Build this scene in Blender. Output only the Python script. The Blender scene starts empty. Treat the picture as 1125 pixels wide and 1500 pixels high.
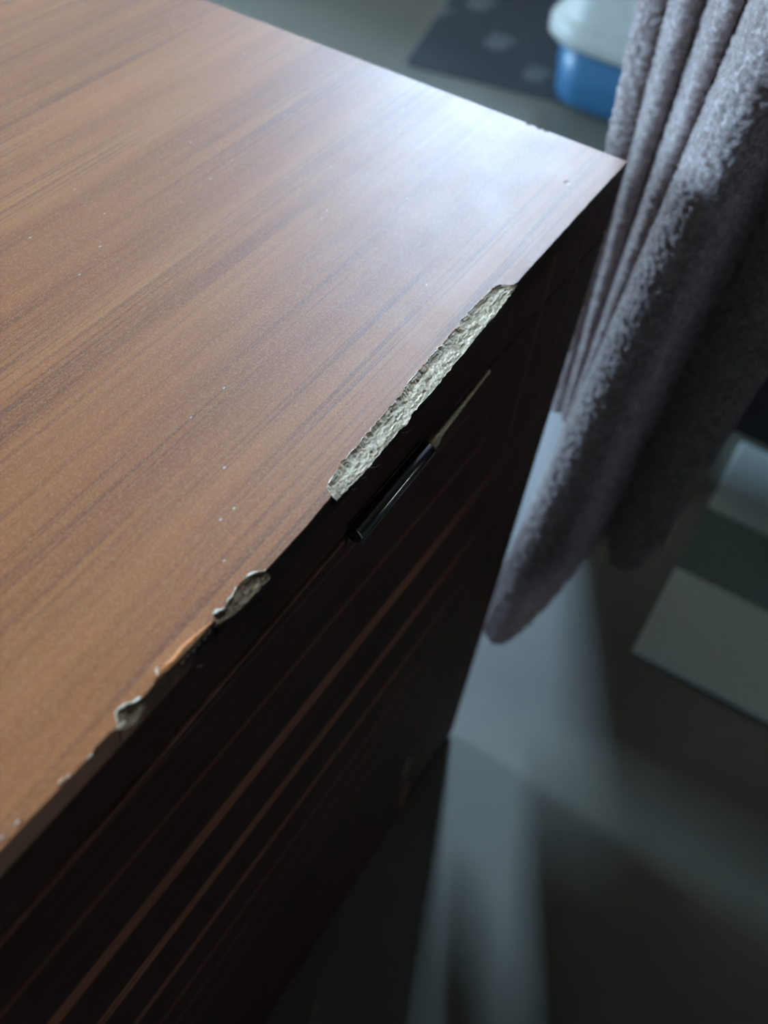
import bpy, math, random
import numpy as np
from mathutils import Matrix, Vector

SC = bpy.context.scene
COL = SC.collection

# ---------------------------------------------------------------- camera
cam_d = bpy.data.cameras.new('camera')
cam = bpy.data.objects.new('camera', cam_d)
COL.objects.link(cam)
SC.camera = cam
cam_d.sensor_fit = 'VERTICAL'
cam_d.sensor_height = 24.0
cam_d.sensor_width = 18.0
cam_d.lens = 24.0
cam_d.clip_start = 0.01
_r = ((0.5113667581587146, -0.8532039597787667, 0.10269879097330797),
      (-0.6100549288270666, -0.4445829423963221, -0.6558803176967285),
      (0.6052578148717697, 0.27274348818256217, -0.747846218943544))
m = Matrix.Identity(4)
for i in range(3):
    m[i][0] = _r[0][i]
    m[i][1] = -_r[1][i]
    m[i][2] = -_r[2][i]
m.translation = Vector((-0.50038, -0.11841, 0.86686))
cam.matrix_world = m
cam_d.dof.use_dof = True
cam_d.dof.focus_distance = 0.405
cam_d.dof.aperture_fstop = 0.024 / 0.0055

# ---------------------------------------------------------------- colour management
SC.view_settings.view_transform = 'Standard'
SC.view_settings.look = 'None'
SC.view_settings.exposure = 0.0
SC.view_settings.gamma = 1.0
SC.view_settings.use_curve_mapping = False
SC.cycles.use_denoising = True
SC.cycles.max_bounces = 8
SC.cycles.sample_clamp_indirect = 6.0

# ---------------------------------------------------------------- sky
SKY = 215.0
world = bpy.data.worlds.new('daylight_sky')
SC.world = world
world.use_nodes = True
nt = world.node_tree
nt.nodes.clear()
tc = nt.nodes.new('ShaderNodeTexCoord')
sp = nt.nodes.new('ShaderNodeSeparateXYZ')
rp = nt.nodes.new('ShaderNodeValToRGB')
bg = nt.nodes.new('ShaderNodeBackground')
wo = nt.nodes.new('ShaderNodeOutputWorld')
nt.links.new(tc.outputs['Generated'], sp.inputs[0])
mr = nt.nodes.new('ShaderNodeMapRange')
mr.inputs['From Min'].default_value = -1
mr.inputs['From Max'].default_value = 1
nt.links.new(sp.outputs['Z'], mr.inputs['Value'])
nt.links.new(mr.outputs['Result'], rp.inputs['Fac'])
rp.color_ramp.elements[0].position = 0.47
rp.color_ramp.elements[0].color = (0.10, 0.11, 0.10, 1)
rp.color_ramp.elements[1].position = 1.0
rp.color_ramp.elements[1].color = (0.40, 0.58, 0.90, 1)
e = rp.color_ramp.elements.new(0.52)
e.color = (0.495, 0.76, 1.0, 1)
nt.links.new(rp.outputs['Color'], bg.inputs['Color'])
bg.inputs['Strength'].default_value = SKY
nt.links.new(bg.outputs[0], wo.inputs[0])

# window opening in the far wall, then openings added for fill light
WX, WY0, WY1, WZ0, WZ1 = 2.4, 0.86, 1.28, 1.24, 2.42
LX0, LX1, LZ0, LZ1 = -2.35, -1.55, 1.10, 1.95
SX0, SX1, SZ0, SZ1 = -0.08, 0.45, 0.38, 0.86
BX0, BX1, BZ0, BZ1 = 1.15, 2.15, 1.25, 2.25


def portal(name, loc, size, target):
    ld = bpy.data.lights.new(name, 'AREA')
    ld.shape = 'RECTANGLE'
    ld.size, ld.size_y = size
    ld.cycles.is_portal = True
    o = bpy.data.objects.new(name, ld)
    COL.objects.link(o)
    o.location = loc
    o.rotation_euler = Vector(target).to_track_quat('-Z', 'Y').to_euler()
    return o


portal('window_portal', (WX + 0.16, (WY0 + WY1) / 2, (WZ0 + WZ1) / 2), (WY1 - WY0, WZ1 - WZ0), (-1, 0, 0))
portal('window_portal', ((SX0 + SX1) / 2, 2.4 + 0.16, (SZ0 + SZ1) / 2), (SX1 - SX0, SZ1 - SZ0), (0, -1, 0))
portal('window_portal', ((LX0 + LX1) / 2, 2.4 + 0.16, (LZ0 + LZ1) / 2), (LX1 - LX0, LZ1 - LZ0), (0, -1, 0))


# ================================================================ helpers
def link(name, verts, faces, mat=None, parent=None, smooth=False):
    me = bpy.data.meshes.new(name)
    me.from_pydata([tuple(v) for v in verts], [], [tuple(f) for f in faces])
    me.update()
    if smooth:
        me.polygons.foreach_set('use_smooth', [True] * len(me.polygons))
    o = bpy.data.objects.new(name, me)
    COL.objects.link(o)
    if mat:
        me.materials.append(mat)
    if parent:
        o.parent = parent
    return o


def fix_normals(o):
    import bmesh
    bm = bmesh.new()
    bm.from_mesh(o.data)
    bmesh.ops.recalc_face_normals(bm, faces=bm.faces)
    bm.to_mesh(o.data)
    bm.free()


def empty(name, loc=(0, 0, 0)):
    o = bpy.data.objects.new(name, None)
    COL.objects.link(o)
    o.location = loc
    return o


def tag(o, label, cat, group=None):
    o['label'] = label
    o['category'] = cat
    if group:
        o['group'] = group
    return o


class MB:
    def __init__(self):
        self.v, self.f = [], []

    def box(self, a, b):
        n = len(self.v)
        x0, y0, z0 = a
        x1, y1, z1 = b
        self.v += [(x0, y0, z0), (x1, y0, z0), (x1, y1, z0), (x0, y1, z0),
                   (x0, y0, z1), (x1, y0, z1), (x1, y1, z1), (x0, y1, z1)]
        for q in ((0, 3, 2, 1), (4, 5, 6, 7), (0, 1, 5, 4), (1, 2, 6, 5), (2, 3, 7, 6), (3, 0, 4, 7)):
            self.f.append(tuple(n + i for i in q))
        return self

    def rings(self, rings, cap=True):
        """loft closed rings (lists of equal length)"""
        n = len(self.v)
        k = len(rings[0])
        for r in rings:
            self.v += [tuple(p) for p in r]
        for i in range(len(rings) - 1):
            for j in range(k):
                a = n + i * k + j
                b = n + i * k + (j + 1) % k
                self.f.append((a, b, b + k, a + k))
        if cap:
            self.f.append(tuple(n + j for j in range(k))[::-1])
            self.f.append(tuple(n + (len(rings) - 1) * k + j for j in range(k)))
        return self

    def tube(self, pts, radii, seg=20, cap=True):
        pts = [Vector(p) for p in pts]
        rings = []
        for i, p in enumerate(pts):
            d = (pts[min(i + 1, len(pts) - 1)] - pts[max(i - 1, 0)]).normalized()
            up = Vector((0, 0, 1)) if abs(d.z) < 0.9 else Vector((1, 0, 0))
            a = d.cross(up).normalized()
            b = a.cross(d).normalized()
            r = radii[i] if hasattr(radii, '__len__') else radii
            rings.append([p + r * (math.cos(t) * a + math.sin(t) * b)
                          for t in [2 * math.pi * j / seg for j in range(seg)]])
        return self.rings(rings, cap)

    def build(self, name, mat=None, parent=None, smooth=False, bevel=0.0, seg=2):
        o = link(name, self.v, self.f, mat, parent, smooth)
        fix_normals(o)
        if bevel:
            b = o.modifiers.new('bevel', 'BEVEL')
            b.width = bevel
            b.segments = seg
            b.limit_method = 'ANGLE'
            o.data.polygons.foreach_set('use_smooth', [True] * len(o.data.polygons))
            wn = o.modifiers.new('wn', 'WEIGHTED_NORMAL')
            wn.keep_sharp = True
        return o


def rrect(x0, x1, y0, y1, r, z, n=8):
    out = []
    for cx, cy, a0 in ((x1 - r, y1 - r, 0), (x0 + r, y1 - r, 90), (x0 + r, y0 + r, 180), (x1 - r, y0 + r, 270)):
        for i in range(n + 1):
            a = math.radians(a0 + 90 * i / n)
            out.append((cx + r * math.cos(a), cy + r * math.sin(a), z))
    return out


# ================================================================ materials
class NT:
    def __init__(self, name):
        self.m = bpy.data.materials.new(name)
        self.m.use_nodes = True
        self.t = self.m.node_tree
        self.b = self.t.nodes['Principled BSDF']
        self.out = self.t.nodes['Material Output']

    def n(self, typ, **kw):
        x = self.t.nodes.new(typ)
        for k, v in kw.items():
            setattr(x, k, v)
        return x

    def l(self, a, b):
        self.t.links.new(a, b)

    def s(self, **kw):
        for k, v in kw.items():
            self.b.inputs[k.replace('_', ' ')].default_value = v
        return self

    def coord(self, scale=(1, 1, 1), loc=(0, 0, 0), rot=(0, 0, 0)):
        c = self.n('ShaderNodeTexCoord')
        mp = self.n('ShaderNodeMapping')
        mp.inputs['Scale'].default_value = scale
        mp.inputs['Location'].default_value = loc
        mp.inputs['Rotation'].default_value = rot
        self.l(c.outputs['Object'], mp.inputs['Vector'])
        return mp.outputs[0]

    def noise(self, vec, scale=1.0, detail=3.0, rough=0.5, dist=0.0):
        x = self.n('ShaderNodeTexNoise')
        x.inputs['Scale'].default_value = scale
        x.inputs['Detail'].default_value = detail
        x.inputs['Roughness'].default_value = rough
        x.inputs['Distortion'].default_value = dist
        if vec is not None:
            self.l(vec, x.inputs['Vector'])
        return x.outputs['Fac']

    def ramp(self, fac, stops, interp='LINEAR'):
        r = self.n('ShaderNodeValToRGB')
        cr = r.color_ramp
        cr.interpolation = interp
        while len(cr.elements) < len(stops):
            cr.elements.new(0.5)
        for el, (p, c) in zip(cr.elements, stops):
            el.position = p
            el.color = (c, c, c, 1) if not hasattr(c, '__len__') else (*c, 1)
        self.l(fac, r.inputs['Fac'])
        return r.outputs['Color']

    def mix(self, fac, a, b, mode='MIX'):
        x = self.n('ShaderNodeMix', data_type='RGBA', blend_type=mode)
        for sock, v in ((x.inputs[0], fac), (x.inputs[6], a), (x.inputs[7], b)):
            if hasattr(v, 'links'):
                self.l(v, sock)
            elif hasattr(v, '__len__'):
                sock.default_value = (*v, 1)
            else:
                sock.default_value = v
        return x.outputs[2]

    def math(self, op, a, b=0.0, c=0.0):
        x = self.n('ShaderNodeMath', operation=op)
        for s_, v in zip(x.inputs, (a, b, c)):
            if hasattr(v, 'links'):
                self.l(v, s_)
            else:
                s_.default_value = v
        return x.outputs[0]

    def bump(self, h, strength=0.3, dist=0.001, normal=None):
        x = self.n('ShaderNodeBump')
        x.inputs['Strength'].default_value = strength
        x.inputs['Distance'].default_value = dist
        self.l(h, x.inputs['Height'])
        if normal is not None:
            self.l(normal, x.inputs['Normal'])
        return x.outputs[0]

    def color(self, c):
        self.l(c, self.b.inputs['Base Color'])

    def normal(self, n):
        self.l(n, self.b.inputs['Normal'])


def plain(name, col, rough=0.5, spec=0.5, metal=0.0, noise=0.12, scale=40.0):
    a = NT(name)
    a.s(Roughness=rough, Metallic=metal, Specular_IOR_Level=spec)
    f = a.noise(a.coord(), scale, 3)
    c0 = tuple(x * (1 - noise) for x in col)
    c1 = tuple(min(1, x * (1 + noise)) for x in col)
    a.color(a.ramp(f, [(0.3, c0), (0.7, c1)]))
    return a.m


def mat_top():
    a = NT('brown_wood_laminate')
    a.s(Roughness=0.53, Specular_IOR_Level=0.46)
    # broad bands along the grain (x)
    warp = a.noise(a.coord((1.2, 5, 1)), 1.0, 2)
    v = a.coord((1.3, 46, 1))
    wv = a.n('ShaderNodeVectorMath', operation='ADD')
    sc_ = a.n('ShaderNodeCombineXYZ')
    a.l(a.math('MULTIPLY', warp, 0.8), sc_.inputs['Y'])
    a.l(v, wv.inputs[0])
    a.l(sc_.outputs[0], wv.inputs[1])
    broad = a.noise(wv.outputs[0], 1.0, 3, 0.55)
    base = a.ramp(broad, [(0.30, (0.265, 0.068, 0.011)), (0.5, (0.33, 0.096, 0.018)), (0.70, (0.385, 0.126, 0.029))])
    # fine dark pore lines
    v2 = a.coord((4.5, 560, 1), (3.1, 0, 0))
    lines = a.noise(v2, 1.0, 2, 0.6)
    lm = a.ramp(lines, [(0.51, 0.0), (0.60, 1.0)])
    v3 = a.coord((3.4, 38, 1), (7, 2, 0))
    grp = a.ramp(a.noise(v3, 1.0, 2), [(0.42, 0.0), (0.62, 1.0)])
    lf = a.math('MULTIPLY', lm, a.math('MULTIPLY_ADD', grp, 0.72, 0.10))
    fine = a.noise(a.coord((6.0, 240, 1), (9.0, 4.0, 0)), 1.0, 4, 0.7)
    base = a.mix(a.ramp(fine, [(0.45, 0.0), (0.70, 0.45)]), base, (0.17, 0.050, 0.012))
    c = a.mix(lf, base, (0.155, 0.044, 0.011))
    # print speckle
    sp_ = a.noise(a.coord((1200, 2300, 1)), 1.0, 2, 0.6)
    c = a.mix(a.ramp(sp_, [(0.48, 0.0), (0.70, 0.55)]), c, (0.50, 0.24, 0.10))
    # dust and lint specks
    vo = a.n('ShaderNodeTexVoronoi')
    vo.inputs['Scale'].default_value = 1.0
    a.l(a.coord((150, 260, 1)), vo.inputs['Vector'])
    rnd = a.n('ShaderNodeSeparateColor')
    a.l(vo.outputs['Color'], rnd.inputs[0])
    dot = a.math('MULTIPLY', a.math('LESS_THAN', vo.outputs['Distance'], 0.10), a.math('GREATER_THAN', rnd.outputs[0], 0.93))
    c = a.mix(a.math('MULTIPLY', dot, 0.7), c, (0.62, 0.55, 0.45))
    a.color(c)
    hb = a.noise(a.coord((900, 900, 1)), 1.0, 2)
    b1 = a.bump(hb, 0.10, 0.0004)
    b2 = a.bump(a.math('MULTIPLY', lf, -1.0), 0.04, 0.0004, b1)
    # the small dent close to the corner
    c_ = a.n('ShaderNodeTexCoord')
    ds = a.n('ShaderNodeVectorMath', operation='DISTANCE')
    a.l(c_.outputs['Object'], ds.inputs[0])
    ds.inputs[1].default_value = (-0.041, 0.017, 0.6)
    dent = a.n('ShaderNodeMapRange')
    dent.interpolation_type = 'SMOOTHSTEP'
    a.l(ds.outputs['Value'], dent.inputs['Value'])
    dent.inputs['From Min'].default_value = 0.0
    dent.inputs['From Max'].default_value = 0.0022
    a.normal(a.bump(dent.outputs[0], 0.5, 0.0006, b2))
    rr = a.ramp(a.noise(a.coord((60, 60, 1)), 1.0, 3), [(0.3, 0.52), (0.7, 0.55)])
    a.l(rr, a.b.inputs['Roughness'])
    return a.m


def mat_front():
    """near-black red-brown laminate with paler streaks running along the front"""
    a = NT('dark_streaked_laminate')
    a.s(Roughness=0.7, Specular_IOR_Level=0.06)
    c_ = a.n('ShaderNodeTexCoord')
    sx = a.n('ShaderNodeSeparateXYZ')
    a.l(c_.outputs['Object'], sx.inputs[0])
    wob = a.noise(a.coord((2.2, 1, 2.2)), 1.0, 2)
    zz = a.math('ADD', a.math('MULTIPLY_ADD', sx.outputs['X'], 0.062, 0.0), sx.outputs['Z'])
    zz = a.math('ADD', zz, a.math('MULTIPLY', a.math('SUBTRACT', wob, 0.5), 0.006))
    tot = None
    for z0, w, s in ((0.487, 0.0016, 0.40), (0.4365, 0.0042, 1.0), (0.3835, 0.0036, 0.95), (0.3345, 0.0028, 0.7),
                     (0.292, 0.003, 0.35), (0.262, 0.003, 0.25), (0.528, 0.0010, 0.25), (0.226, 0.003, 0.2)):
        d = a.math('ABSOLUTE', a.math('SUBTRACT', zz, z0))
        k = a.n('ShaderNodeMapRange')
        k.interpolation_type = 'SMOOTHSTEP'
        a.l(d, k.inputs['Value'])
        k.inputs['From Min'].default_value = w * 2.0
        k.inputs['From Max'].default_value = w * 0.9
        k.inputs['To Max'].default_value = s
        tot = k.outputs[0] if tot is None else a.math('MAXIMUM', tot, k.outputs[0])
    var = a.ramp(a.noise(a.coord((7, 1, 160)), 1.0, 3), [(0.3, 0.55), (0.65, 1.0)])
    tot = a.math('MULTIPLY', tot, var)
    fine = a.ramp(a.noise(a.coord((5, 1, 140), (1, 0, 4)), 1.0, 3), [(0.45, 0.0), (0.75, 0.10)])
    # flame figure near the right-hand edge
    fl = a.n('ShaderNodeTexWave')
    fl.inputs['Scale'].default_value = 1.0
    fl.inputs['Distortion'].default_value = 3.0
    fl.inputs['Detail'].default_value = 1.0
    a.l(a.coord((7, 1, 1.2), (0.35, 0, 0), (0, 0.12, 0)), fl.inputs['Vector'])
    flm = a.ramp(fl.outputs['Fac'], [(0.92, 0.0), (1.0, 0.16)])
    xm = a.n('ShaderNodeMapRange')
    a.l(sx.outputs['X'], xm.inputs['Value'])
    xm.inputs['From Min'].default_value = -0.19
    xm.inputs['From Max'].default_value = -0.08
    flm = a.math('MULTIPLY', flm, xm.outputs[0])
    inv = a.math('SUBTRACT', 1.0, a.math('MULTIPLY', xm.outputs[0], 0.9))
    f = a.math('MAXIMUM', a.math('MULTIPLY', a.math('MAXIMUM', tot, fine), inv), flm)
    a.color(a.mix(f, (0.080, 0.042, 0.037), (0.45, 0.18, 0.10)))
    return a.m


def mat_core():
    a = NT('raw_chipboard')
    a.s(Roughness=0.95, Specular_IOR_Level=0.1)
    n1 = a.noise(a.coord((500, 900, 900)), 1.0, 4, 0.65)
    n2 = a.noise(a.coord((90, 260, 260)), 1.0, 3, 0.6)
    c = a.ramp(n1, [(0.28, (0.34, 0.24, 0.13)), (0.42, (0.78, 0.58, 0.38)), (0.62, (0.98, 0.80, 0.60))])
    c = a.mix(a.ramp(n2, [(0.50, 0.0), (0.68, 0.6)]), c, (0.20, 0.13, 0.07))
    a.color(c)
    a.normal(a.bump(n1, 0.4, 0.0005))
    return a.m


def mat_floor():
    a = NT('grey_vinyl_floor')
    a.s(Roughness=0.32, Specular_IOR_Level=0.4)
    n1 = a.noise(a.coord((1.5, 1.5, 1)), 1.0, 4)
    n2 = a.noise(a.coord((60, 60, 1)), 1.0, 3)
    c = a.ramp(n1, [(0.3, (0.182, 0.172, 0.140)), (0.7, (0.215, 0.204, 0.166))])
    c = a.mix(a.ramp(n2, [(0.5, 0.0), (0.8, 0.25)]), c, (0.245, 0.235, 0.195))
    a.color(c)
    a.normal(a.bump(n2, 0.05, 0.002))
    return a.m


def mat_towel():
    a = NT('grey_brown_terry')
    a.s(Roughness=1.0, Specular_IOR_Level=0.05)
    a.b.inputs['Sheen Weight'].default_value = 0.6
    a.b.inputs['Sheen Roughness'].default_value = 0.5
    n1 = a.noise(a.coord(), 420.0, 3, 0.6)
    n2 = a.noise(a.coord(), 60.0, 3, 0.6)
    c = a.ramp(n1, [(0.3, (0.27, 0.22, 0.215)), (0.7, (0.68, 0.59, 0.575))])
    c = a.mix(a.ramp(n2, [(0.4, 0.0), (0.7, 0.3)]), c, (0.42, 0.35, 0.34))
    vo = a.n('ShaderNodeTexVoronoi')
    vo.inputs['Scale'].default_value = 300.0
    a.l(a.coord((1, 1, 0.8)), vo.inputs['Vector'])
    sc_ = a.n('ShaderNodeSeparateColor')
    a.l(vo.outputs['Color'], sc_.inputs[0])
    c = a.mix(a.ramp(sc_.outputs[0], [(0.2, 0.62), (0.9, 0.0)]), c, (0.25, 0.175, 0.165))
    a.color(c)
    bn = a.bump(n1, 0.6, 0.0012)
    a.normal(bn)
    tr = a.n('ShaderNodeBsdfTranslucent')
    a.l(c, tr.inputs['Color'])
    a.l(bn, tr.inputs['Normal'])
    mx = a.n('ShaderNodeMixShader')
    mx.inputs[0].default_value = 0.42
    a.l(a.b.outputs[0], mx.inputs[1])
    a.l(tr.outputs[0], mx.inputs[2])
    a.l(mx.outputs[0], a.out.inputs['Surface'])
    return a.m


def mat_mat():
    """dark mat printed with pale paw pads"""
    a = NT('dark_printed_mat')
    a.s(Roughness=0.85, Specular_IOR_Level=0.2)
    c_ = a.n('ShaderNodeTexCoord')
    tot = None
    for bx, by, r in ((1.355, 0.637, 0.024), (1.49, 0.746, 0.024), (1.286, 0.523, 0.022), (1.51, 0.56, 0.024), (1.40, 0.79, 0.018)):
        for dx, dy, rr in ((0, 0, r), (r * 1.35, -r * .75, r * .42), (r * 1.6, 0, r * .42), (r * 1.35, r * .75, r * .42)):
            ds = a.n('ShaderNodeVectorMath', operation='DISTANCE')
            a.l(c_.outputs['Object'], ds.inputs[0])
            ds.inputs[1].default_value = (bx + dx - 1.164, by + dy - 0.730, 0.005)
            k = a.math('LESS_THAN', ds.outputs['Value'], rr)
            tot = k if tot is None else a.math('MAXIMUM', tot, k)
    n1 = a.noise(a.coord(), 350.0, 3)
    base = a.ramp(n1, [(0.3, (0.050, 0.055, 0.064)), (0.7, (0.085, 0.090, 0.100))])
    a.color(a.mix(a.math('MULTIPLY', tot, 0.6), base, (0.24, 0.25, 0.25)))
    a.normal(a.bump(n1, 0.4, 0.002))
    return a.m


def mat_glass():
    a = NT('window_glass')
    a.t.nodes.remove(a.b)
    tr = a.n('ShaderNodeBsdfTransparent')
    gl = a.n('ShaderNodeBsdfGlossy')
    gl.inputs['Roughness'].default_value = 0.02
    fr = a.n('ShaderNodeFresnel')
    fr.inputs['IOR'].default_value = 1.3
    mx = a.n('ShaderNodeMixShader')
    a.l(fr.outputs[0], mx.inputs[0])
    a.l(tr.outputs[0], mx.inputs[1])
    a.l(gl.outputs[0], mx.inputs[2])
    a.l(mx.outputs[0], a.out.inputs['Surface'])
    return a.m


def mat_blind():
    a = NT('cream_blind_cloth')
    a.t.nodes.remove(a.b)
    df = a.n('ShaderNodeBsdfDiffuse')
    tr = a.n('ShaderNodeBsdfTranslucent')
    df.inputs['Color'].default_value = (0.62, 0.52, 0.40, 1)
    tr.inputs['Color'].default_value = (0.95, 0.89, 0.82, 1)
    mx = a.n('ShaderNodeMixShader')
    mx.inputs[0].default_value = 0.97
    a.l(df.outputs[0], mx.inputs[1])
    a.l(tr.outputs[0], mx.inputs[2])
    a.l(mx.outputs[0], a.out.inputs['Surface'])
    return a.m


M_BLIND = mat_blind()
M_TOP, M_FRONT, M_CORE, M_FLOOR, M_TOWEL = mat_top(), mat_front(), mat_core(), mat_floor(), mat_towel()
M_MAT, M_GLASS = mat_mat(), mat_glass()


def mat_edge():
    """dark edge banding, its left stretch worn brown with warm light painted in"""
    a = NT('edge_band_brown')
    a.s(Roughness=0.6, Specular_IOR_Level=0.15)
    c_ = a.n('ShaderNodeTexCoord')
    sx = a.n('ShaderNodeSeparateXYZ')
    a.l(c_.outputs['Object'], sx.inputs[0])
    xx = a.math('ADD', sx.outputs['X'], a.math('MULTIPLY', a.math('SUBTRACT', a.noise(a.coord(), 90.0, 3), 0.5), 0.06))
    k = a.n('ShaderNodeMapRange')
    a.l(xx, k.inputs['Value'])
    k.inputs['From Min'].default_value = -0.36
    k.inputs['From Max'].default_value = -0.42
    a.color(a.mix(k.outputs[0], (0.045, 0.026, 0.021), (0.60, 0.32, 0.21)))  # brown left stretch has warm light painted into it
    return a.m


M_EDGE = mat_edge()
M_LIT_BROWN = plain('painted_lit_brown', (0.26, 0.12, 0.075), 0.6, 0.15, noise=0.35, scale=60)  # brown that paints the lit door edge and the low glints
M_VENEER = plain('torn_veneer_paper', (0.66, 0.53, 0.40), 0.8, 0.2, noise=0.35, scale=900)
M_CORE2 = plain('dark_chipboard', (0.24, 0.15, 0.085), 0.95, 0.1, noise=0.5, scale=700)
M_ORANGE = plain('bare_orange_veneer', (0.50, 0.17, 0.05), 0.6, 0.3, noise=0.25, scale=500)
M_BLACK = plain('black_barrel_metal', (0.30, 0.30, 0.295), 0.16, 0.5, 1.0, noise=0.1)
M_BRASS = plain('dull_brass', (0.80, 0.70, 0.48), 0.45, 0.5, 1.0, noise=0.2, scale=600)
M_WALL = plain('beige_wall_paint', (0.24, 0.21, 0.17), 0.9, 0.2, noise=0.03)
M_WALLN = plain('pale_wall_paint', (0.19, 0.175, 0.165), 0.9, 0.2, noise=0.03)
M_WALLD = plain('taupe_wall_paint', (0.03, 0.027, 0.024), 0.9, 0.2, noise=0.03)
M_CEIL = plain('ceiling_paint', (0.11, 0.10, 0.09), 0.9, 0.2, noise=0.03)
M_WHITE = plain('white_frame_paint', (0.75, 0.75, 0.73), 0.4, 0.4, noise=0.04)
M_BLUE = plain('blue_tray_plastic', (0.040, 0.14, 0.26), 0.38, 0.5, noise=0.06)
M_RIM = plain('white_tray_plastic', (0.50, 0.50, 0.46), 0.42, 0.5, noise=0.04)
M_RUG = plain('pale_green_cotton', (0.70, 0.78, 0.74), 0.95, 0.1, noise=0.12, scale=300)
M_RUGD = plain('dark_green_cotton', (0.17, 0.215, 0.20), 0.95, 0.1, noise=0.15, scale=300)
M_CHEST = plain('black_chest_wood', (0.014, 0.010, 0.012), 0.5, 0.3, noise=0.2)
M_STEEL = plain('dark_steel', (0.10, 0.10, 0.11), 0.35, 0.5, 1.0, noise=0.1)

# ================================================================ room
X0, X1, Y0, Y1, ZC = -3.0, WX, -2.6, 2.4, 2.5


def struct(o):
    o['kind'] = 'structure'
    return o


struct(MB().box((X0, Y0, -0.1), (X1, Y1, 0)).build('floor', M_FLOOR))
struct(MB().box((X0, Y0, ZC), (X1, Y1, ZC + 0.1)).build('ceiling', M_CEIL))
w = MB()
w.box((X1, Y0, -0.1), (X1 + 0.15, WY0, ZC + 0.1)).box((X1, WY1, -0.1), (X1 + 0.15, Y1, ZC + 0.1))
w.box((X1, WY0, -0.1), (X1 + 0.15, WY1, WZ0)).box((X1, WY0, WZ1), (X1 + 0.15, WY1, ZC + 0.1))
struct(w.build('wall_far', M_WALL))
w = MB()
w.box((X0, Y1, -0.1), (LX0, Y1 + 0.15, ZC + 0.1)).box((LX1, Y1, -0.1), (SX0, Y1 + 0.15, ZC + 0.1)).box((SX1, Y1, -0.1), (BX0, Y1 + 0.15, ZC + 0.1))
w.box((SX0, Y1, -0.1), (SX1, Y1 + 0.15, SZ0)).box((SX0, Y1, SZ1), (SX1, Y1 + 0.15, ZC + 0.1)).box((BX1, Y1, -0.1), (X1 + 0.15, Y1 + 0.15, ZC + 0.1))
w.box((BX0, Y1, -0.1), (BX1, Y1 + 0.15, BZ0)).box((BX0, Y1, BZ1), (BX1, Y1 + 0.15, ZC + 0.1))
w.box((LX0, Y1, -0.1), (LX1, Y1 + 0.15, LZ0)).box((LX0, Y1, LZ1), (LX1, Y1 + 0.15, ZC + 0.1))
struct(w.build('wall_left', M_WALL))
RX0, RX1, RZ0, RZ1 = 1.00, 2.30, 1.03, 1.23
w = MB()
w.box((X0, Y0 - .15, -0.1), (RX0, Y0, ZC + 0.1)).box((RX1, Y0 - .15, -0.1), (X1 + 0.15, Y0, ZC + 0.1))
w.box((RX0, Y0 - .15, -0.1), (RX1, Y0, RZ0)).box((RX0, Y0 - .15, RZ1), (RX1, Y0, ZC + 0.1))
struct(w.build('wall_right', M_WALLD))
struct(MB().box((X0 - 0.15, Y0, -0.1), (X0, Y1, ZC + 0.1)).build('wall_near', M_WALLN))
b = 0.012
struct(MB().box((X1 - b, Y0, 0), (X1, Y1, 0.09)).build('baseboard_far', M_WHITE, bevel=0.003))
struct(MB().box((X0, Y1 - b, 0), (X1 - b, Y1, 0.09)).build('baseboard_left', M_WHITE, bevel=0.003))
win = struct(empty('window_1', (WX + 0.1, (WY0 + WY1) / 2, WZ0)))


def child(o, par):
    """parent keeping the world-space coordinates the mesh was written in"""
    o.parent = par
    o.matrix_parent_inverse = Matrix.Translation(-Vector(par.location))
    return o


fm = MB()
t = 0.045
fx0, fx1 = WX + 0.08, WX + 0.13
fm.box((fx0, WY0, WZ0), (fx1, WY0 + t, WZ1)).box((fx0, WY1 - t, WZ0), (fx1, WY1, WZ1))
fm.box((fx0, WY0 + t, WZ0), (fx1, WY1 - t, WZ0 + t)).box((fx0, WY0 + t, WZ1 - t), (fx1, WY1 - t, WZ1))
child(fm.build('window_frame', M_WHITE), win)
for ya, yb in ((WY0 + t, WY1 - t),):
    child(MB().box((WX + 0.103, ya, WZ0 + t), (WX + 0.107, yb, WZ1 - t)).build('pane', M_GLASS), win)
child(MB().box((WX - 0.04, WY0 - 0.03, WZ0 - 0.025), (WX + 0.08, WY1 + 0.03, WZ0)).build('window_sill', M_WHITE), win)

def added_window(name, xa, xb, za, zb, Y1=Y1, sg=1, t=0.045):
    wn = struct(empty(name, ((xa + xb) / 2, Y1 + sg * 0.1, za)))
    fm = MB()
    fm.box((xa, Y1 + sg * .08, za), (xa + t, Y1 + sg * .13, zb)).box((xb - t, Y1 + sg * .08, za), (xb, Y1 + sg * .13, zb))
    fm.box((xa + t, Y1 + sg * .08, za), (xb - t, Y1 + sg * .13, za + t)).box((xa + t, Y1 + sg * .08, zb - t), (xb - t, Y1 + sg * .13, zb))
    child(fm.build('window_frame', M_WHITE), wn)
    child(MB().box((xa + t, Y1 + sg * .103, za + t), (xb - t, Y1 + sg * .107, zb - t)).build('pane', M_GLASS), wn)
    child(MB().box((xa - .03, Y1 - sg * .04, za - .025), (xb + .03, Y1 + sg * .08, za)).build('window_sill', M_WHITE), wn)
    return wn


added_window('added_window_2', LX0, LX1, LZ0, LZ1)  # added opening, fill light for the cabinet top and its chip
added_window('added_window_5', SX0, SX1, SZ0, SZ1)  # added low opening, lights the towel folds but hardly the floor
win3 = added_window('added_window_3', BX0, BX1, BZ0, BZ1)
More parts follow.
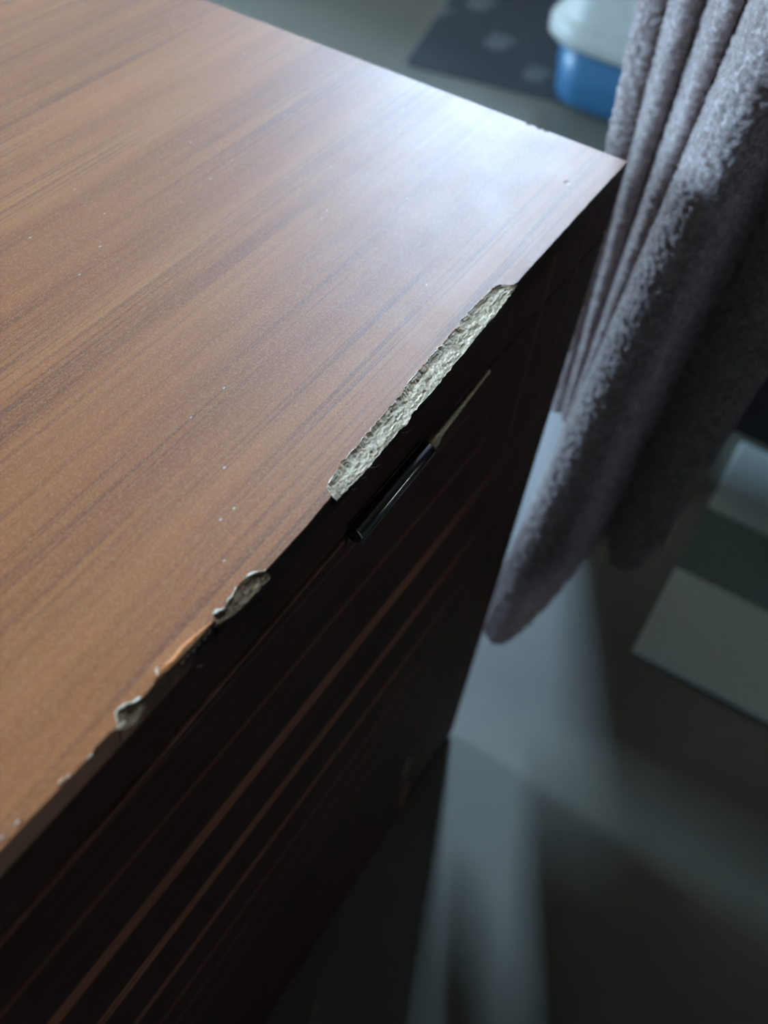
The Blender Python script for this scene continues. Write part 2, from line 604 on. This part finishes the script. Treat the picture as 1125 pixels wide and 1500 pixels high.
# cream blind on an added window, there for the beige sheen on the top
child(MB().box((BX0 + .005, Y1 + .050, BZ0 + .005), (BX1 - .005, Y1 + .0515, BZ1 - .02)).build('added_blind', M_BLIND), win3)
win4 = added_window('added_window_4', RX0, RX1, RZ0, RZ1, Y0, -1, 0.02)  # added slot opening, for the hinge highlight and fill on the fronts
child(MB().box((RX0 + .005, Y0 - .0515, RZ0 + .005), (RX1 - .005, Y0 - .050, RZ1 - .005)).build('added_blind', M_BLIND), win4)
child(MB().tube([(BX0 + .005, Y1 + .05, BZ1 - .02), (BX1 - .005, Y1 + .05, BZ1 - .02)], 0.018, 16).build('added_blind_roller', M_WHITE, smooth=True), win3)

# ================================================================ cabinet
H = 0.60
W, D = 1.05, 0.50
cab = tag(empty('cabinet', (-W / 2, D / 2, 0)),
          'dark brown wood laminate cabinet with a chipped front top edge', 'cabinet')
rng = np.random.default_rng(4)


def P_(o):
    return child(o, cab)


def vnoise(x, scale, seed):
    """smooth 1-D value noise in -1..1"""
    r = np.random.default_rng(seed).uniform(-1, 1, 4096)
    u = np.asarray(x) / scale + 2000.0
    i = np.floor(u).astype(int)
    f = u - i
    f = f * f * (3 - 2 * f)
    return r[i % 4096] * (1 - f) + r[(i + 1) % 4096] * f


# where the top surface ends, measured from the front plane (mm)
INN = [(-1060, -0.6), (-460, -0.3), (-444, 0.1), (-438, 0.1), (-428, -0.4), (-417, -1.1), (-409, -0.3), (-402, -0.6), (-399.2, -1.0),
       (-398.2, 0.6), (-396.5, 2.0), (-393.7, 1.9), (-390, 0.4), (-386, -0.6), (-380, -0.2), (-369, 0.0), (-356, -1.2), (-354, -1.0),
       (-352.7, 0.5), (-350.7, -0.4), (-345.8, -0.1), (-341.3, 1.1), (-336.2, 0.6), (-331, -0.4), (-329.5, -2.6), (-325, -2.8),
       (-305, -2.9), (-290, -2.3), (-288.2, -2.0), (-286.5, 1.1), (-279, 2.6), (-271.7, 3.8), (-262.5, 3.3), (-248.6, 4.3), (-236, 4.2), (-223, 5.1),
       (-211, 6.0), (-201, 6.5), (-191, 6.3), (-177, 6.8), (-166, 7.6), (-154.6, 7.4), (-142.8, 7.1), (-139.6, 6.0),
       (-137.2, 1.6), (-132.6, 0.0), (-124, 0.3), (-86, 0.4), (-45, 0.5), (0, 0.3)]
# where the front edge would run if nothing had broken off (mm)
EDGE = [(-1060, -0.6), (-444, -0.2), (-400, -0.9), (-360, -1.2), (-330, -2.7), (-305, -2.9), (-288, -2.3), (-213, -1.0), (-140, 0.0), (-124, 0.3), (0, 0.3)]
# height of the lower lip of the break below the top (mm)
DROP = [(-288.2, 5.5), (-271, 8.0), (-257, 7.8), (-245, 7.2), (-239, 8.8), (-234, 6.3), (-213, 7.2), (-204, 6.2), (-190, 5.8),
        (-171, 4.6), (-159, 4.5), (-145, 2.8), (-134, 2.0)]
xs = np.concatenate([np.arange(-1.05, -0.47, 0.01), np.arange(-0.47, -0.0001, 0.0005), [0.0]])
xm_ = xs * 1000
inn = np.interp(xm_, *zip(*INN))
edg = np.interp(xm_, *zip(*EDGE))
brk = np.clip((inn - edg - 0.25) / 0.6, 0, 1)            # 1 inside a break
inn = inn + brk * (0.45 * vnoise(xm_, 2.6, 1) + 0.35 * vnoise(xm_, 1.0, 2)) + (1 - brk) * 0.10 * vnoise(xm_, 3.0, 3)
inn = np.maximum(inn, edg)
TZ = 11.0                                                 # thickness of the top, mm
lift = np.interp(xm_, [-382, -378, -370, -360, -355], [0, 0.7, 0.35, 0.25, 0])   # loosened veneer
rows = []
for dy, dz in ((0.0, -0.10), (0.25, 0.0), (1.4, 0.0), (5.0, 0.0), (20.0, 0.0)):
    lf = lift * max(0, 1 - dy / 4.0)
    rows.append(np.stack([xs, (inn + dy) / 1000, H + (dz + lf) / 1000], 1))
rows.append(np.stack([xs, np.full_like(xs, 0.10), np.full_like(xs, H)], 1))
rows.append(np.stack([xs, np.full_like(xs, D + 0.003), np.full_like(xs, H)], 1))
# small notches on the right-hand (short) edge are cut as separate slivers below
nr, nx = len(rows), len(xs)
V = np.concatenate(rows)
F = [(r * nx + i, r * nx + i + 1, (r + 1) * nx + i + 1, (r + 1) * nx + i) for r in range(nr - 1) for i in range(nx - 1)]
V = V.tolist()
# underside, back, ends
nb = len(V)
V += [(-1.05, 0.02, H - TZ / 1000), (0, 0.02, H - TZ / 1000), (0, D + 0.003, H - TZ / 1000), (-1.05, D + 0.003, H - TZ / 1000)]
F += [(nb, nb + 3, nb + 2, nb + 1)]
lastrow = (nr - 1) * nx
F += [tuple([lastrow + i for i in range(nx)] + [nb + 2, nb + 3])]
F += [tuple([r * nx + nx - 1 for r in range(nr)] + [nb + 2, nb + 1])]
top = P_(link('top_panel', V, F, M_TOP))


# front edge of the top: edge banding, and broken chipboard where it is chipped
def front_strip(name, i0, i1, mat, parent, broken, nrow=9):
    n = i1 - i0 + 1
    x = xs[i0:i1 + 1]
    xm = xm_[i0:i1 + 1]
    a = inn[i0:i1 + 1]
    e = edg[i0:i1 + 1]
    out = []
    if broken:
        d = np.interp(xm, *zip(*DROP)) + 0.5 * vnoise(xm, 2.0, 11) + 0.25 * vnoise(xm, 0.8, 12)
        for k in range(nrow):
            s = k / (nrow - 1)
            # steep under the veneer, then a rough shelf falling to the lip
            dd = np.maximum(d - 1.3, 0) * 0.93
            yo = e - 0.1 - 0.44 * dd
            yy = a + (yo - a) * s
            zz = -0.12 - (d - dd) * (0.40 * min(1, s * 5.0) + 0.60 * s ** 1.4)
            if k == 0:
                zz = -0.10 + 0 * d
            if 0 < k < nrow - 1:
                j = rng.normal(0, 0.15, n)
                j = 0.5 * j + 0.25 * np.roll(j, 1) + 0.25 * np.roll(j, -1)
                zz = zz + 0.8 * j + 0.22 * vnoise(xm, 3.1, 20 + k)
                yy = yy + rng.normal(0, 0.10, n) + 0.35 * vnoise(xm, 4.0, 40 + k)
            out.append(np.stack([x, yy / 1000, H + zz / 1000], 1))
    else:
        for dy, dz in ((0, -0.10), (-0.12, -0.45), (0.0, -TZ)):
            out.append(np.stack([x, (np.where(dz < -1, e, np.minimum(a, e + 3)) + dy) / 1000, np.full(n, H + dz / 1000)], 1))
    nr_ = len(out)
    v = np.concatenate(out).tolist()
    f = [(r * n + i + 1, r * n + i, (r + 1) * n + i, (r + 1) * n + i + 1) for r in range(nr_ - 1) for i in range(n - 1)]
    o = link(name, v, f, mat)
    o.parent = parent
    return o


def idx(mm):
    return int(np.argmin(np.abs(xm_ - mm)))


def lip_strip(name, i0, i1, parent):
    """remaining edge band under a break: from the lip of the break to the bottom of the top"""
    x, xm, e = xs[i0:i1 + 1], xm_[i0:i1 + 1], edg[i0:i1 + 1]
    d = np.interp(xm, *zip(*DROP)) + 0.5 * vnoise(xm, 2.0, 11) + 0.25 * vnoise(xm, 0.8, 12)
    n = len(x)
    dd = np.maximum(d - 1.3, 0) * 0.93
    v = np.concatenate([np.stack([x, (e - 0.1 - 0.44 * dd) / 1000, H - (0.12 + d - dd) / 1000], 1),
                        np.stack([x, e / 1000, np.full(n, H - TZ / 1000)], 1)]).tolist()
    f = [(i + 1, i, n + i, n + i + 1) for i in range(n - 1)]
    o = link(name, v, f, M_EDGE)
    o.parent = parent
    return o


ia, ib = idx(-288.5), idx(-133.5)
i2a, i2b = idx(-354.5), idx(-329.0)
i3a, i3b = idx(-399.4), idx(-388.5)
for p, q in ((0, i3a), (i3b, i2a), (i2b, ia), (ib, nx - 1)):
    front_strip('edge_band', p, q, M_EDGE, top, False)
DROP = DROP
o = front_strip('exposed_chipboard', ia, ib, M_CORE, top, True, 13)
o['label'] = 'long pale chipped strip of raw chipboard'
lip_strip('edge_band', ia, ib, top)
_keep = DROP
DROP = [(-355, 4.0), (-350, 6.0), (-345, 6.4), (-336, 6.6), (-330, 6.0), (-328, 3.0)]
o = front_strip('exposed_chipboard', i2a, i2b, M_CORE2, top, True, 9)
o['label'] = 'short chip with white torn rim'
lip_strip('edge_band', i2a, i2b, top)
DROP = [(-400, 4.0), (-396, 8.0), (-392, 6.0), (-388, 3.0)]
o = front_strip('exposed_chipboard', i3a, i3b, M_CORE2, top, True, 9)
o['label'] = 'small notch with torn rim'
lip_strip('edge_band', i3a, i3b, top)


# torn paper rim along the inner side of every break, a thin ragged ribbon
def torn_rim(i0, i1, w0, seed):
    r = np.random.default_rng(seed)
    x, xm, a = xs[i0:i1 + 1], xm_[i0:i1 + 1], inn[i0:i1 + 1]
    n = len(x)
    wd = w0 * np.clip(0.55 + 0.6 * vnoise(xm, 3.0, seed) + 0.5 * vnoise(xm, 1.1, seed + 1), 0.08, 1.6)
    up = 0.10 + 0.22 * np.clip(vnoise(xm, 2.0, seed + 2), 0, 1)
    v = np.concatenate([np.stack([x, (a + wd) / 1000, np.full(n, H + 0.00005)], 1),
                        np.stack([x, (a + 0.1) / 1000, H + up / 1000], 1),
                        np.stack([x, (a - 0.25 * wd) / 1000, H + (up - 0.5) / 1000], 1)]).tolist()
    f = [(k * n + i + 1, k * n + i, (k + 1) * n + i, (k + 1) * n + i + 1) for k in range(2) for i in range(n - 1)]
    o = link('torn_veneer', v, f, M_VENEER)
    o.parent = top
    return o


torn_rim(ia, ib, 0.5, 60)
torn_rim(i2a, i2b, 0.9, 70)
torn_rim(i3a, i3b, 0.9, 80)


# loosened orange veneer sliver between the two small chips
def sliver(name, pts, mat, h=0.0004, par=None):
    """thin raised flake: pts = list of (x, y_inner, y_outer, z) in mm"""
    mb = MB()
    rings = []
    for x, yi, yo, z in pts:
        rings.append([(x / 1000, yi / 1000, H + z / 1000), (x / 1000, (yi + yo) / 2000, H + z / 1000 + h),
                      (x / 1000, yo / 1000, H + z / 1000), (x / 1000, (yi + yo) / 2000, H + z / 1000 - 0.0004)])
    mb.rings(rings)
    o = mb.build(name, mat)
    o.parent = par or top
    return o


sliver('lifted_veneer', [(-381, 0.6, 0.3, 0.1), (-378.5, 2.2, -0.6, 0.4), (-374, 0.9, -1.2, 0.45), (-368, 1.4, -1.2, 0.4), (-362, 0.6, -1.4, 0.35),
                         (-355.5, -0.6, -1.3, 0.1)], M_ORANGE)['label'] = 'loosened orange veneer flake'
sliver('torn_veneer', [(-380.2, 0.2, -0.2, 0.2), (-379, 2.4, 1.4, 0.5), (-377.4, 2.2, 1.7, 0.4), (-376, 1.2, 0.9, 0.3)], M_VENEER)
for q in range(7):
    x0 = -372 + q * 2.7 + rng.uniform(-0.6, 0.6)
    sliver('torn_veneer', [(x0, -1.3, -1.6, -1.2), (x0 + 0.8, -1.2, -2.0, -1.5 - rng.uniform(0, 2)), (x0 + 1.9, -1.3, -1.7, -1.0)], M_VENEER)
for x0, y0 in ((-419, -0.2), (-421, 0.6), (-436, 1.9), (-441.5, 2.3), (-411, -0.9), (-399.5, -1.4), (-398, -1.6)):
    sliver('torn_veneer', [(x0 - 1.2, y0, y0 - 0.2, 0.0), (x0, y0 + 0.35, y0 - 0.45, 0.1), (x0 + 1.1, y0, y0 - 0.2, 0.0)], M_VENEER)

# wood fibres poking out of the break
fib = MB()
for q in range(70):
    x = rng.uniform(-0.285, -0.14)
    k = idx(x * 1000)
    s = rng.uniform(0.1, 1.0)
    y = (inn[k] + (edg[k] - inn[k]) * s) / 1000
    z = H - (0.6 + np.interp(x * 1000, *zip(*_keep)) * (0.35 + 0.6 * s)) / 1000
    L = rng.uniform(0.0008, 0.0024)
    a = rng.uniform(-0.8, 0.8)
    d = Vector((math.cos(a) * rng.choice([-1, 1]), -abs(math.sin(a)) - 0.2, rng.uniform(0.0, 0.8))).normalized() * L
    p = Vector((x, y, z))
    fib.tube([p, p + d * 0.5 + Vector((0, 0, 0.0002)), p + d], [0.00012, 0.0001, 0.00005], 4)
for x, z, L in ((-0.262, 0.5915, 0.0035), (-0.2375, 0.5905, 0.003), (-0.268, 0.591, 0.002), (-0.275, 0.591, 0.002), (-0.3655, 0.5885, 0.002)):
    p = Vector((x, -0.0022, z))
    fib.tube([p, p + Vector((0.4, -0.5, 0.05)) * L, p + Vector((0.9, -0.8, 0.25)) * L], [0.00018, 0.00014, 0.00005], 5)
o = fib.build('wood_fibres', M_VENEER)
o.parent = top
o['kind'] = 'stuff'

# tiny nicks on the short edge of the top and a splinter on the corner
for y0 in (0.0585, 0.052, 0.048):
    mb = MB().rings([[(0.0008, y0 - 0.0022, H + 0.0001), (0.0008, y0 + 0.002, H + 0.0001), (0.0006, y0 + 0.001, H - 0.003), (0.0006, y0 - 0.001, H - 0.003)],
                     [(-0.0016, y0 - 0.0008, H + 0.0002), (-0.0013, y0 + 0.0006, H + 0.0002), (0, y0 + 0.0003, H - 0.002), (0, y0 - 0.0003, H - 0.002)]])
    mb.build('edge_nick', M_FRONT).parent = top

# carcass below the top
ZT = H - TZ / 1000
ZG = 0.5575            # seam between the front rail and the door
P_(MB().box((-W, 0, ZG + 0.0012), (0, 0.02, ZT)).build('front_rail', M_FRONT, bevel=0.0012))
P_(MB().box((-W, 0, 0.004), (-0.0, 0.02, ZG)).build('door_panel', M_FRONT, bevel=0.0022, seg=3))
P_(MB().box((-0.018, 0.0205, 0), (0, D, ZT)).build('side_panel', M_FRONT))
P_(MB().box((-W, 0.0205, 0), (-W + 0.018, D, ZT)).build('side_panel', M_FRONT))
P_(MB().box((-W + 0.0185, D - 0.012, 0.01), (-0.0185, D, ZT)).build('back_panel', M_FRONT))
P_(MB().box((-W + 0.0185, 0.0205, 0.03), (-0.0185, D - 0.0125, 0.048)).build('bottom_panel', M_FRONT))

P_(MB().box((-W, -0.0003, ZG - 0.0030), (-0.271, 0.004, ZG - 0.0006)).build('lit_door_edge', M_LIT_BROWN, bevel=0.0003))  # light caught by the door's upper edge, painted in as a brown strip

# brown glints low on the front, painted on as thin patches
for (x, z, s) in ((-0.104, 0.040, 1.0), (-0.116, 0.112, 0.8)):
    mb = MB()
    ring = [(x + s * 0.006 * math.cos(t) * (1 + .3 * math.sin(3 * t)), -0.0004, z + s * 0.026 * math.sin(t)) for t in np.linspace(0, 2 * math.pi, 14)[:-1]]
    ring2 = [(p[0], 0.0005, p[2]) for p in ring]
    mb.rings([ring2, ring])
    P_(mb.build('painted_glint', M_LIT_BROWN))
mb = MB().rings([[(0.0002, 0.0, 0.505), (0.0002, 0.002, 0.505), (0.0002, 0.001, 0.52)], [(0.003, -0.001, 0.510), (0.003, -0.0005, 0.510), (0.0025, -0.0008, 0.514)]])
P_(mb.build('splinter', M_VENEER))

# barrel hinge on the seam
AY, AZ = -0.0040, 0.5612


def lathe_x(prof, seg=28):
    mb = MB()
    return mb.rings([[(x, AY + r * math.cos(t), AZ + dz + r * math.sin(t)) for t in np.linspace(0, 2 * math.pi, seg + 1)[:-1]] for x, r, dz in prof])


hinge = P_(lathe_x([(-0.2706, 0.0030, 0), (-0.2704, 0.0037, 0), (-0.2698, 0.0040, 0), (-0.2127, 0.0040, 0.0008), (-0.2118, 0.0037, 0.0008), (-0.2116, 0.0030, 0.0008)])
           .build('hinge', M_BLACK, smooth=True))
hinge['label'] = 'glossy black barrel hinge'
o = MB().box((-0.2698, -0.0012, AZ - 0.009), (-0.2125, 0.0002, AZ + 0.0035)).build('hinge_leaf', M_BLACK, bevel=0.0004)
o.parent = hinge
o.matrix_parent_inverse = Matrix.Identity(4)
o = lathe_x([(-0.2116, 0.0020, .0010), (-0.2112, 0.0027, .0011), (-0.2075, 0.0028, .0012), (-0.2058, 0.0026, .0013), (-0.2030, 0.0019, .0014), (-0.1990, 0.0016, .0018), (-0.180, 0.0012, .0032),
             (-0.1590, 0.0008, .0050), (-0.1575, 0.0011, .0052), (-0.1562, 0.0009, .0053), (-0.1558, 0.0004, .0053)], 16).build('hinge_pin', M_BRASS, smooth=True)
o.parent = hinge
o['label'] = 'thin tapering dull brass pin'

# ================================================================ towel
# plan position of each fold line near the top (z .66) and low down (z .20), and where its hem hangs
CTRL = [(.185, .056, .028, .300), (.152, .0600, .0256, .290), (.146, .0495, .0190, .296), (.152, .0411, .0165, .297), (.118, .0240, .0110, .312),
        (.135, .0140, .0115, .302), (.084, -.0070, .0065, .325), (.108, -.0130, .0100, .285), (.072, -.0230, .0085, .235), (.043, -.0300, .0065, .150), (.034, -.0375, -.001, .122), (.0335, -.0465, -.013, .116), (.044, -.0545, -.023, .130),
        (.062, -.061, -.033, .165), (.082, -.066, -.042, .215), (.090, -.072, -.049, .245), (.078, -.080, -.058, .252), (.060, -.092, -.068, .250), (.054, -.103, -.078, .255),
        (.064, -.115, -.085, .268), (.086, -.120, -.088, .280), (.115, -.113, -.080, .29)]


def catmull(P, n):
    P = np.array(P, float)
    k = len(P)
    t = np.linspace(0, k - 1, n)
    i = np.clip(np.floor(t).astype(int), 0, k - 2)
    f = (t - i)[:, None]
    p0, p1, p2, p3 = P[np.maximum(i - 1, 0)], P[i], P[i + 1], P[np.minimum(i + 2, k - 1)]
    return 0.5 * (2 * p1 + (p2 - p0) * f + (2 * p0 - 5 * p1 + 4 * p2 - p3) * f ** 2 + (3 * p1 - p0 - 3 * p2 + p3) * f ** 3)


RAILX, RAILZ, RAILR = 0.085, 0.800, 0.011
NU, NV = 520, 640
prof = catmull(CTRL, 4000)
seg_ = np.r_[0, np.cumsum(np.hypot(np.diff(prof[:, 0]), np.diff(prof[:, 1])))]
us = np.linspace(0, seg_[-1], NU)
prof = np.stack([np.interp(us, seg_, prof[:, c]) for c in range(4)], 1)
ZTOP = RAILZ
vv = np.linspace(0, 1, NV)
Z = ZTOP + (prof[:, 3][None, :] - ZTOP) * vv[:, None]
lam = (0.66 - Z) / 0.46
Yg = prof[:, 1][None, :] + (prof[:, 2] - prof[:, 1])[None, :] * lam
Xg = np.repeat(prof[:, 0][None, :], NV, 0)
# folds flatten towards the rail
g = np.clip((Z - 0.685) / (ZTOP - 0.685), 0, 1) ** 1.5
Xg = Xg * (1 - g) + (RAILX - RAILR - 0.006) * g
# hem rolls gently under
dist = (Z - prof[:, 3][None, :])
Pg = np.stack([Xg, Yg, Z], 2)
du = np.gradient(Pg, axis=1)
dv = np.gradient(Pg, axis=0)
N = np.cross(du, dv)
N /= np.linalg.norm(N, axis=2, keepdims=True) + 1e-12
if N[NV // 2, NU // 2, 0] > 0:
    N = -N
TH = 0.0045


def loops(seed, cell=0.0034):
    """terry loops: jittered rows of little bumps over the cloth, returned as a height map in metres"""
    r = np.random.default_rng(seed)
    L_u, L_v = seg_[-1], 0.62
    nu, nv = int(L_u / cell) + 3, int(L_v / cell) + 3
    ju, jv, jh, ja = (r.uniform(-.38, .38, (nv, nu)), r.uniform(-.38, .38, (nv, nu)), r.uniform(.35, 1., (nv, nu)), r.uniform(-1., 1., (nv, nu)))
    U = np.repeat(us[None, :], NV, 0)
    Vv = (ZTOP - Z)
    cu, cv = np.floor(U / cell).astype(int), np.floor(Vv / cell).astype(int)
    h = np.zeros_like(U)
    for a in (-1, 0, 1):
        for b_ in (-1, 0, 1):
            iu, iv = np.clip(cu + a, 0, nu - 1), np.clip(cv + b_, 0, nv - 1)
            pu = (cu + a + .5 + ju[iv, iu]) * cell
            pv = (cv + b_ + .5 + jv[iv, iu]) * cell
            x, y = U - pu, Vv - pv
            ang = ja[iv, iu]
            x2, y2 = x * np.cos(ang) + y * np.sin(ang), -x * np.sin(ang) + y * np.cos(ang)
            d2 = (x2 / (cell * .78)) ** 2 + (y2 / (cell * .52)) ** 2
            h = np.maximum(h, jh[iv, iu] * np.sqrt(np.clip(1 - d2, 0, 1)))
    return h * 0.0026


hf, hb_ = loops(5), loops(6)
edge_round = np.sqrt(np.clip(1 - (1 - np.clip(dist / 0.005, 0, 1)) ** 2, 0, 1))
front = Pg + N * ((TH / 2) * edge_round + hf)[..., None]
back = Pg - N * ((TH / 2) * edge_round + hb_)[..., None]
V = np.concatenate([front.reshape(-1, 3), back.reshape(-1, 3)])
ii = (np.arange(NV - 1)[:, None] * NU + np.arange(NU - 1)[None, :]).reshape(-1)
F1 = np.stack([ii, ii + 1, ii + NU + 1, ii + NU], 1)
off = NU * NV
F2 = np.stack([ii + off, ii + NU + off, ii + NU + 1 + off, ii + 1 + off], 1)
e = np.arange(NU - 1)
bot = (NV - 1) * NU
F3 = np.stack([bot + e, bot + e + 1, bot + e + 1 + off, bot + e + off], 1)
s = np.arange(NV - 1) * NU
F4 = np.stack([s, s + NU, s + NU + off, s + off], 1)
s2 = s + NU - 1
F5 = np.stack([s2 + off, s2 + NU + off, s2 + NU, s2], 1)
towel = link('towel', V.tolist(), np.concatenate([F1, F2, F3, F4, F5]).tolist(), M_TOWEL, smooth=True)
tag(towel, 'grey-brown terry towel hanging in folds beside the cabinet corner', 'towel')
# unseen back half over the rail, lengthened to keep light off the floor
mb = MB()
ra, rb = [], []
n = 40
sec = []
BX = 0.20                                                  # the back half hangs straight down from the far side of the rail
for k in range(15):
    a = math.pi * (1 - k / 14)
    sec.append((RAILX + (RAILR + 0.006) * math.cos(a), RAILZ + (RAILR + 0.006) * math.sin(a)))
for z in np.linspace(RAILZ - 0.01, 0.15, 60):
    q = min(1, (RAILZ - z) / 0.10)
    sec.append((RAILX + RAILR + 0.006 + (BX - RAILX - RAILR - 0.006) * q * q * (3 - 2 * q), z))
ys = np.linspace(Yg[0].max(), Yg[0].min(), n)
fl_v = [(x + (0.006 * math.sin(y * 130 + 1.0) * min(1, (k - 15) / 12) if k > 15 else 0), y + (-0.038 - 0.5 * (y + 0.02) - 0.0 + 0.02) * min(1, (k - 15) / 12) if k > 15 else y, z) for k, (x, z) in enumerate(sec) for y in ys]
fl_f = [(k * n + i, k * n + i + 1, (k + 1) * n + i + 1, (k + 1) * n + i) for k in range(len(sec) - 1) for i in range(n - 1)]
o = link('back_flap', fl_v, fl_f, M_TOWEL, smooth=True)
sm = o.modifiers.new('thick', 'SOLIDIFY')
sm.thickness = 0.006
sm.offset = 0
o.parent = towel

# towel stand (carries the towel; stands outside the picture on the right)
st = tag(empty('towel_stand', (RAILX, -0.63, 0)), 'dark steel stand whose rail carries the terry towel', 'towel stand')
child(MB().tube([(RAILX, 0.075, RAILZ), (RAILX, -0.64, RAILZ)], RAILR, 20).build('rail', M_STEEL, smooth=True), st)
child(MB().tube([(RAILX, -0.63, 0.015), (RAILX, -0.63, RAILZ + 0.02)], 0.013, 20).build('post', M_STEEL, smooth=True), st)
child(MB().rings([rrect(-0.02, 0.24, -0.73, -0.53, 0.04, 0.0), rrect(-0.02, 0.24, -0.73, -0.53, 0.04, 0.014), rrect(-0.015, 0.235, -0.725, -0.535, 0.036, 0.018)])
      .build('base', M_STEEL), st)

# ================================================================ things on the floor
# pale rug with a dark band
rug = tag(empty('rug', (0.38, -0.30, 0)), 'pale grey-green rug with a dark cross band, on the floor behind the towel', 'rug')
for nm, xa, xb, mt in (('pale_end', 0.186, 0.320, M_RUG), ('dark_band', 0.320, 0.430, M_RUGD), ('pale_middle', 0.430, 0.566, M_RUG)):
    child(MB().box((xa, -0.48, 0.0), (xb, -0.112, 0.007 if nm != 'dark_band' else 0.006)).build(nm, mt, bevel=0.0015), rug)

# black cupboard behind the towel, its unseen height added to block window light
ch = tag(empty('cupboard', (0.80, -0.45, 0)), 'black cupboard standing behind the towel and the rug', 'cupboard')
child(MB().box((0.590, -0.70, 0.0), (1.00, 0.140, 1.30)).build('body', M_CHEST, bevel=0.004), ch)
for ya, yb in ((-0.698, -0.2715), (-0.2685, 0.138)):
    d_ = child(MB().box((0.576, ya, 0.012), (0.589, yb, 1.29)).build('door', M_CHEST, bevel=0.003), ch)
    yk = -0.31 if ya < -0.5 else -0.23
    k_ = MB().tube([(0.576, yk, 0.75), (0.566, yk, 0.75), (0.564, yk, 0.75), (0.552, yk, 0.75)], [0.006, 0.006, 0.012, 0.010], 14).build('knob', M_STEEL, smooth=True)
    k_.parent = d_

# added unseen box behind the cabinet corner, keeps low window light off the floor
sb = tag(empty('light_blocker_box', (0.26, 0.40, 0)), 'added dark box with a lid, blocking low light behind the cabinet corner', 'light blocker')
child(MB().rings([rrect(.07, .45, .31, .49, .02, 0.0), rrect(.06, .46, .30, .50, .02, .285)]).build('box_body', M_CHEST), sb)
child(MB().rings([rrect(.055, .465, .295, .505, .02, .286), rrect(.055, .465, .295, .505, .02, .310), rrect(.065, .455, .305, .495, .02, .318)]).build('box_lid', M_CHEST), sb)

# dark mat under the litter tray
a0 = math.radians(-14.2)
mat_ = MB().rings([rrect(0, 0.80, -0.90, 0, 0.01, 0.0, 3), rrect(0, 0.80, -0.90, 0, 0.01, 0.004, 3), rrect(0.003, 0.797, -0.897, -0.003, 0.008, 0.005, 3)]).build('floor_mat', M_MAT)
c_, s_ = math.cos(math.radians(13.6)), math.sin(math.radians(13.6))
me = mat_.data
for v in me.vertices:
    x, y, z = v.co
    v.co = (x * c_ - y * s_, x * s_ + y * c_, z)
mat_.location = (1.164, 0.730, 0)
tag(mat_, 'dark blue-grey floor mat with pale printed spots under the litter tray', 'floor mat')

# litter tray: blue tray, white rim
lt = tag(empty('litter_tray', (1.40, 0.19, 0.005)), 'blue plastic litter tray with a white rounded rim hood', 'litter tray')
bx0, bx1, by0, by1, bz = 1.205, 1.62, -0.06, 0.475, 0.0055


def ring(d, z, r):
    return rrect(bx0 - d, bx1 + d, by0 - d, by1 + d, r, z, 10)


child(MB().rings([ring(-0.020, bz, 0.05), ring(-0.012, bz + 0.004, 0.055), ring(-0.006, bz + 0.014, 0.06), ring(0.004, bz + 0.115, 0.065)], True)
      .build('tray', M_BLUE, smooth=True, bevel=0), lt)
hood = child(MB().rings([ring(0.004, bz + 0.1155, 0.07), ring(0.018, bz + 0.110, 0.08), ring(0.026, bz + 0.118, 0.085), ring(0.027, bz + 0.138, 0.085), ring(0.022, bz + 0.148, 0.08),
                         ring(0.012, bz + 0.153, 0.075), ring(0.009, bz + 0.162, 0.07), ring(0.006, bz + 0.215, 0.07), ring(-0.004, bz + 0.26, 0.08),
                         ring(-0.06, bz + 0.29, 0.09), ring(-0.10, bz + 0.30, 0.09)]).build('rim_hood', M_RIM, smooth=True), lt)
hood['label'] = 'white plastic hood with a flared rim'
for yy in (0.10,):
    child(MB().box((bx0 - 0.024, yy - 0.03, bz + 0.085), (bx0 - 0.014, yy + 0.03, bz + 0.135)).build('clip', M_RIM, bevel=0.003), lt)
